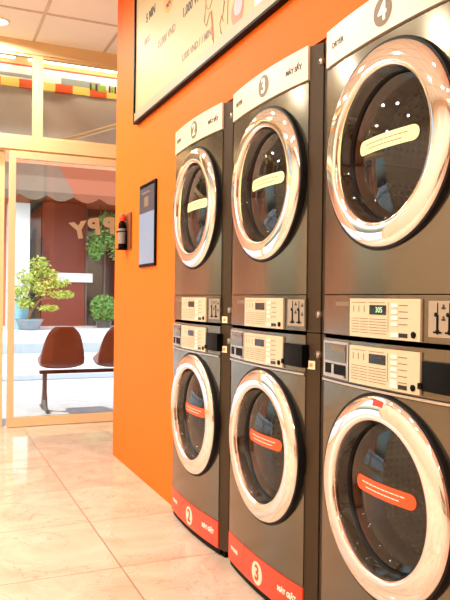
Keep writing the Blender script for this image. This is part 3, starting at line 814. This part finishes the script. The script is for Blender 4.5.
# ------------------------------------------------------------------ person behind the camera (seen in the chrome)
M['skin'] = mat('skin', (206, 150, 118), .5)
M['hair'] = mat('black_hair', (18, 14, 12), .5)
M['shirt'] = mat('light_blue_shirt', (150, 176, 190), .8, bump=(30, .3))
M['trousers'] = mat('dark_trousers', (46, 48, 58), .8)
def skin_mesh(name, verts, edges, radii, mt, parent, sub=2, root=0):
    me = bpy.data.meshes.new(name); me.from_pydata([Vector(v) for v in verts], edges, [])
    o = bpy.data.objects.new(name, me); COL.objects.link(o)
    md = o.modifiers.new('skin', 'SKIN'); md.use_smooth_shade = True
    for i, r in enumerate(radii):
        sv = me.skin_vertices[0].data[i]; sv.radius = r if isinstance(r, tuple) else (r, r); sv.use_root = (i == root)
    ss = o.modifiers.new('sub', 'SUBSURF'); ss.levels = sub; ss.render_levels = sub
    dg = bpy.context.evaluated_depsgraph_get(); me2 = bpy.data.meshes.new_from_object(o.evaluated_get(dg))
    bpy.data.objects.remove(o)
    me2.materials.clear(); me2.materials.append(mt)
    for p in me2.polygons: p.use_smooth = True
    ob = bpy.data.objects.new(name, me2); COL.objects.link(ob); ob.parent = parent
    return ob
pe = empty('person', (-.30, -.42, 0), -.45); tag(pe, 'person in light blue shirt holding a phone, mirrored in the chrome door rings', 'person')
# local +y is forward
body_v = [(0, 0, .93), (0, .01, 1.10), (0, .02, 1.28), (0, .03, 1.42), (0, .045, 1.50), (0, .07, 1.57),
          (.10, 0, .88), (.11, .02, .50), (.115, -.01, .09), (.12, .13, .035),
          (-.10, 0, .88), (-.11, .02, .50), (-.115, -.01, .09), (-.12, .13, .035),
          (.19, .02, 1.39), (.25, .05, 1.13), (.14, .27, 1.08), (.10, .345, 1.09),
          (-.19, .02, 1.39), (-.25, .05, 1.13), (-.14, .27, 1.08), (-.10, .345, 1.09)]
body_e = [(0,1),(1,2),(2,3),(3,4),(4,5),(0,6),(6,7),(7,8),(8,9),(0,10),(10,11),(11,12),(12,13),(3,14),(14,15),(15,16),(16,17),(3,18),(18,19),(19,20),(20,21)]
body_r = [(.15,.10),(.135,.095),(.16,.105),(.11,.08),.055,.055, .085,.058,.042,.035, .085,.058,.042,.035, .05,.04,.032,.027, .05,.04,.032,.027]
bdy = skin_mesh('body', body_v, body_e, body_r, M['skin'], pe)
# shirt and trousers: slightly larger skins over the body
skin_mesh('shirt', [(0,0,.95),(0,.01,1.10),(0,.02,1.28),(0,.03,1.41),(.19,.02,1.39),(.235,.045,1.20),(-.19,.02,1.39),(-.235,.045,1.20)],
          [(0,1),(1,2),(2,3),(3,4),(4,5),(3,6),(6,7)], [(.17,.12),(.155,.112),(.178,.122),(.125,.095),.066,.062,.066,.062], M['shirt'], pe)
skin_mesh('trousers', [(0,0,.95),(.10,0,.87),(.11,.02,.50),(.115,-.01,.12),(-.10,0,.87),(-.11,.02,.50),(-.115,-.01,.12)],
          [(0,1),(1,2),(2,3),(0,4),(4,5),(5,6)], [(.165,.118),.098,.072,.06,.098,.072,.06], M['trousers'], pe)
# head
m = MB(); rows = []
hc = Vector((0, .085, 1.64))
for i in range(13):
    ph = -PI/2+PI*i/12; row = []
    for k in range(24):
        a = 2*PI*k/24
        x = .074*math.cos(ph)*math.cos(a); y = .094*math.cos(ph)*math.sin(a); z = .115*math.sin(ph)
        if z < 0: x *= 1+z*2.2; y *= (1+z*1.2)
        if y > .05 and abs(x) < .02 and -.035 < z < .01: y += .016            # nose
        row.append((hc.x+x, hc.y+y, hc.z+z))
    rows.append(row)
R_ = m.grid(rows, closed_u=True); m.cap(R_[0]); m.cap(R_[-1])
for s in (-1, 1): m.lathe([(.008, 0), (.02, .004), (.022, .01), (.012, .014)], (hc.x+s*.078-.007, hc.y-.005, hc.z-.005), axis='x', n=12, cap0=True, cap1=True)
m.build('head', M['skin'], pe, angle=80)
m = MB()
for s in (-1, 1): m.lathe([(.001, -.004), (.011, 0), (.001, .004)], (hc.x+s*.03, hc.y+.083, hc.z+.008), n=12)
m.tube([(hc.x-.022, hc.y+.078, hc.z-.05), (hc.x, hc.y+.086, hc.z-.052), (hc.x+.022, hc.y+.078, hc.z-.05)], .003, 6)
m.build('face_features', M['hair'], pe)
m = MB(); rows = []
for i in range(8):
    ph = -.25+(PI/2+.25)*i/7; row = []
    for k in range(28):
        a = 2*PI*k/28
        x = .084*math.cos(ph)*math.cos(a); y = .106*math.cos(ph)*math.sin(a)-.006; z = .128*math.sin(ph)
        if y > .03: z = max(z, .045+.3*(y-.03)); 
        row.append((hc.x+x, hc.y+y, hc.z+z))
    rows.append(row)
R_ = m.grid(rows, closed_u=True); m.cap(R_[-1]); m.build('hair', M['hair'], pe, angle=80)
# hands round the phone
for s in (-1, 1):
    w0 = Vector((s*.10, .345, 1.09))
    v = [w0, w0+Vector((-s*.012, .045, .012)), w0+Vector((-s*.022, .08, .02))]; e_ = [(0,1),(1,2)]; r = [(.026,.018),(.034,.017),(.032,.015)]
    for f in range(4):
        b0 = len(v); base = v[2]+Vector((0, .003, -.027+.018*f)); ln = (.8, 1, .95, .75)[f]
        v += [base, base+Vector((-s*.008, .030*ln, 0)), base+Vector((-s*.030, .040*ln, .0)), base+Vector((-s*.046, .030*ln, 0))]
        e_ += [(2, b0), (b0, b0+1), (b0+1, b0+2), (b0+2, b0+3)]; r += [.010, .009, .0085, .0075]
    b0 = len(v); v += [w0+Vector((-s*.01, .03, .035)), w0+Vector((-s*.028, .055, .052)), w0+Vector((-s*.05, .072, .05))]
    e_ += [(1, b0), (b0, b0+1), (b0+1, b0+2)]; r += [.012, .010, .009]
    skin_mesh('hand', v, e_, r, M['skin'], pe, sub=1)
ph = empty('phone', (0, 0, 0)); tag(ph, 'black phone held up by the mirrored person', 'phone')
c0 = Matrix.Rotation(-.45, 3, 'Z') @ Vector((0, .464, 1.125)) + Vector((-.30, -.42, 0))
ph.location = (c0.x, c0.y, 1.05); ph.rotation_euler = (0, 0, -.45)
m = MB(); m.box((-.037, -.004, 0), (.037, .004, .152), .0035, 3); m.build('phone_body', M['black'], ph)
m = MB(); m.box((-.034, -.0052, .004), (.034, -.004, .148)); m.build('phone_screen', M['lcd'], ph, smooth=False)

# ------------------------------------------------------------------ light
wd = bpy.data.worlds.new('sky'); sc.world = wd; wd.use_nodes = True
nt = wd.node_tree; bg = nt.nodes['Background']
sky = nt.nodes.new('ShaderNodeTexSky'); sky.sky_type = 'NISHITA'; sky.sun_disc = False
sky.sun_elevation = math.radians(52); sky.sun_rotation = math.radians(200); sky.air_density = 1.2; sky.dust_density = 3
nt.links.new(sky.outputs[0], bg.inputs['Color']); bg.inputs['Strength'].default_value = .48
S = bpy.data.lights.new('sun', 'SUN'); S.energy = 4.2; S.angle = math.radians(1.5); S.color = (1, .96, .9)
so = bpy.data.objects.new('sun', S); COL.objects.link(so)
so.rotation_euler = Vector((.55, -.30, -1.0)).to_track_quat('-Z', 'Y').to_euler()

# ------------------------------------------------------------------ camera
cam = bpy.data.cameras.new('camera'); co = bpy.data.objects.new('camera', cam); COL.objects.link(co)
yaw, pitch, roll, f = .4103, -.0008, .0118, 678.16
fw = Vector((math.sin(yaw)*math.cos(pitch), math.cos(yaw)*math.cos(pitch), math.sin(pitch)))
rt = Vector((math.cos(yaw), -math.sin(yaw), 0)); up = rt.cross(fw)
# image rolled clockwise by roll
r2 = rt*math.cos(roll) + up*math.sin(roll); u2 = -rt*math.sin(roll) + up*math.cos(roll)
mt = Matrix((r2, u2, -fw)).transposed().to_4x4(); mt.translation = Vector((0, 0, 1.1092))
co.matrix_world = mt
cam.sensor_fit = 'HORIZONTAL'; cam.sensor_width = 36; cam.lens = f*36/450; cam.clip_start = .05; cam.clip_end = 200
sc.camera = co

sc.view_settings.view_transform = 'Standard'; sc.view_settings.look = 'None'; sc.view_settings.gamma = 1
sc.view_settings.exposure = 0.0; sc.view_settings.use_curve_mapping = False
sc.cycles.use_denoising = True
sc.cycles.max_bounces = 10; sc.cycles.transparent_max_bounces = 12
sc.cycles.caustics_reflective = False; sc.cycles.caustics_refractive = False
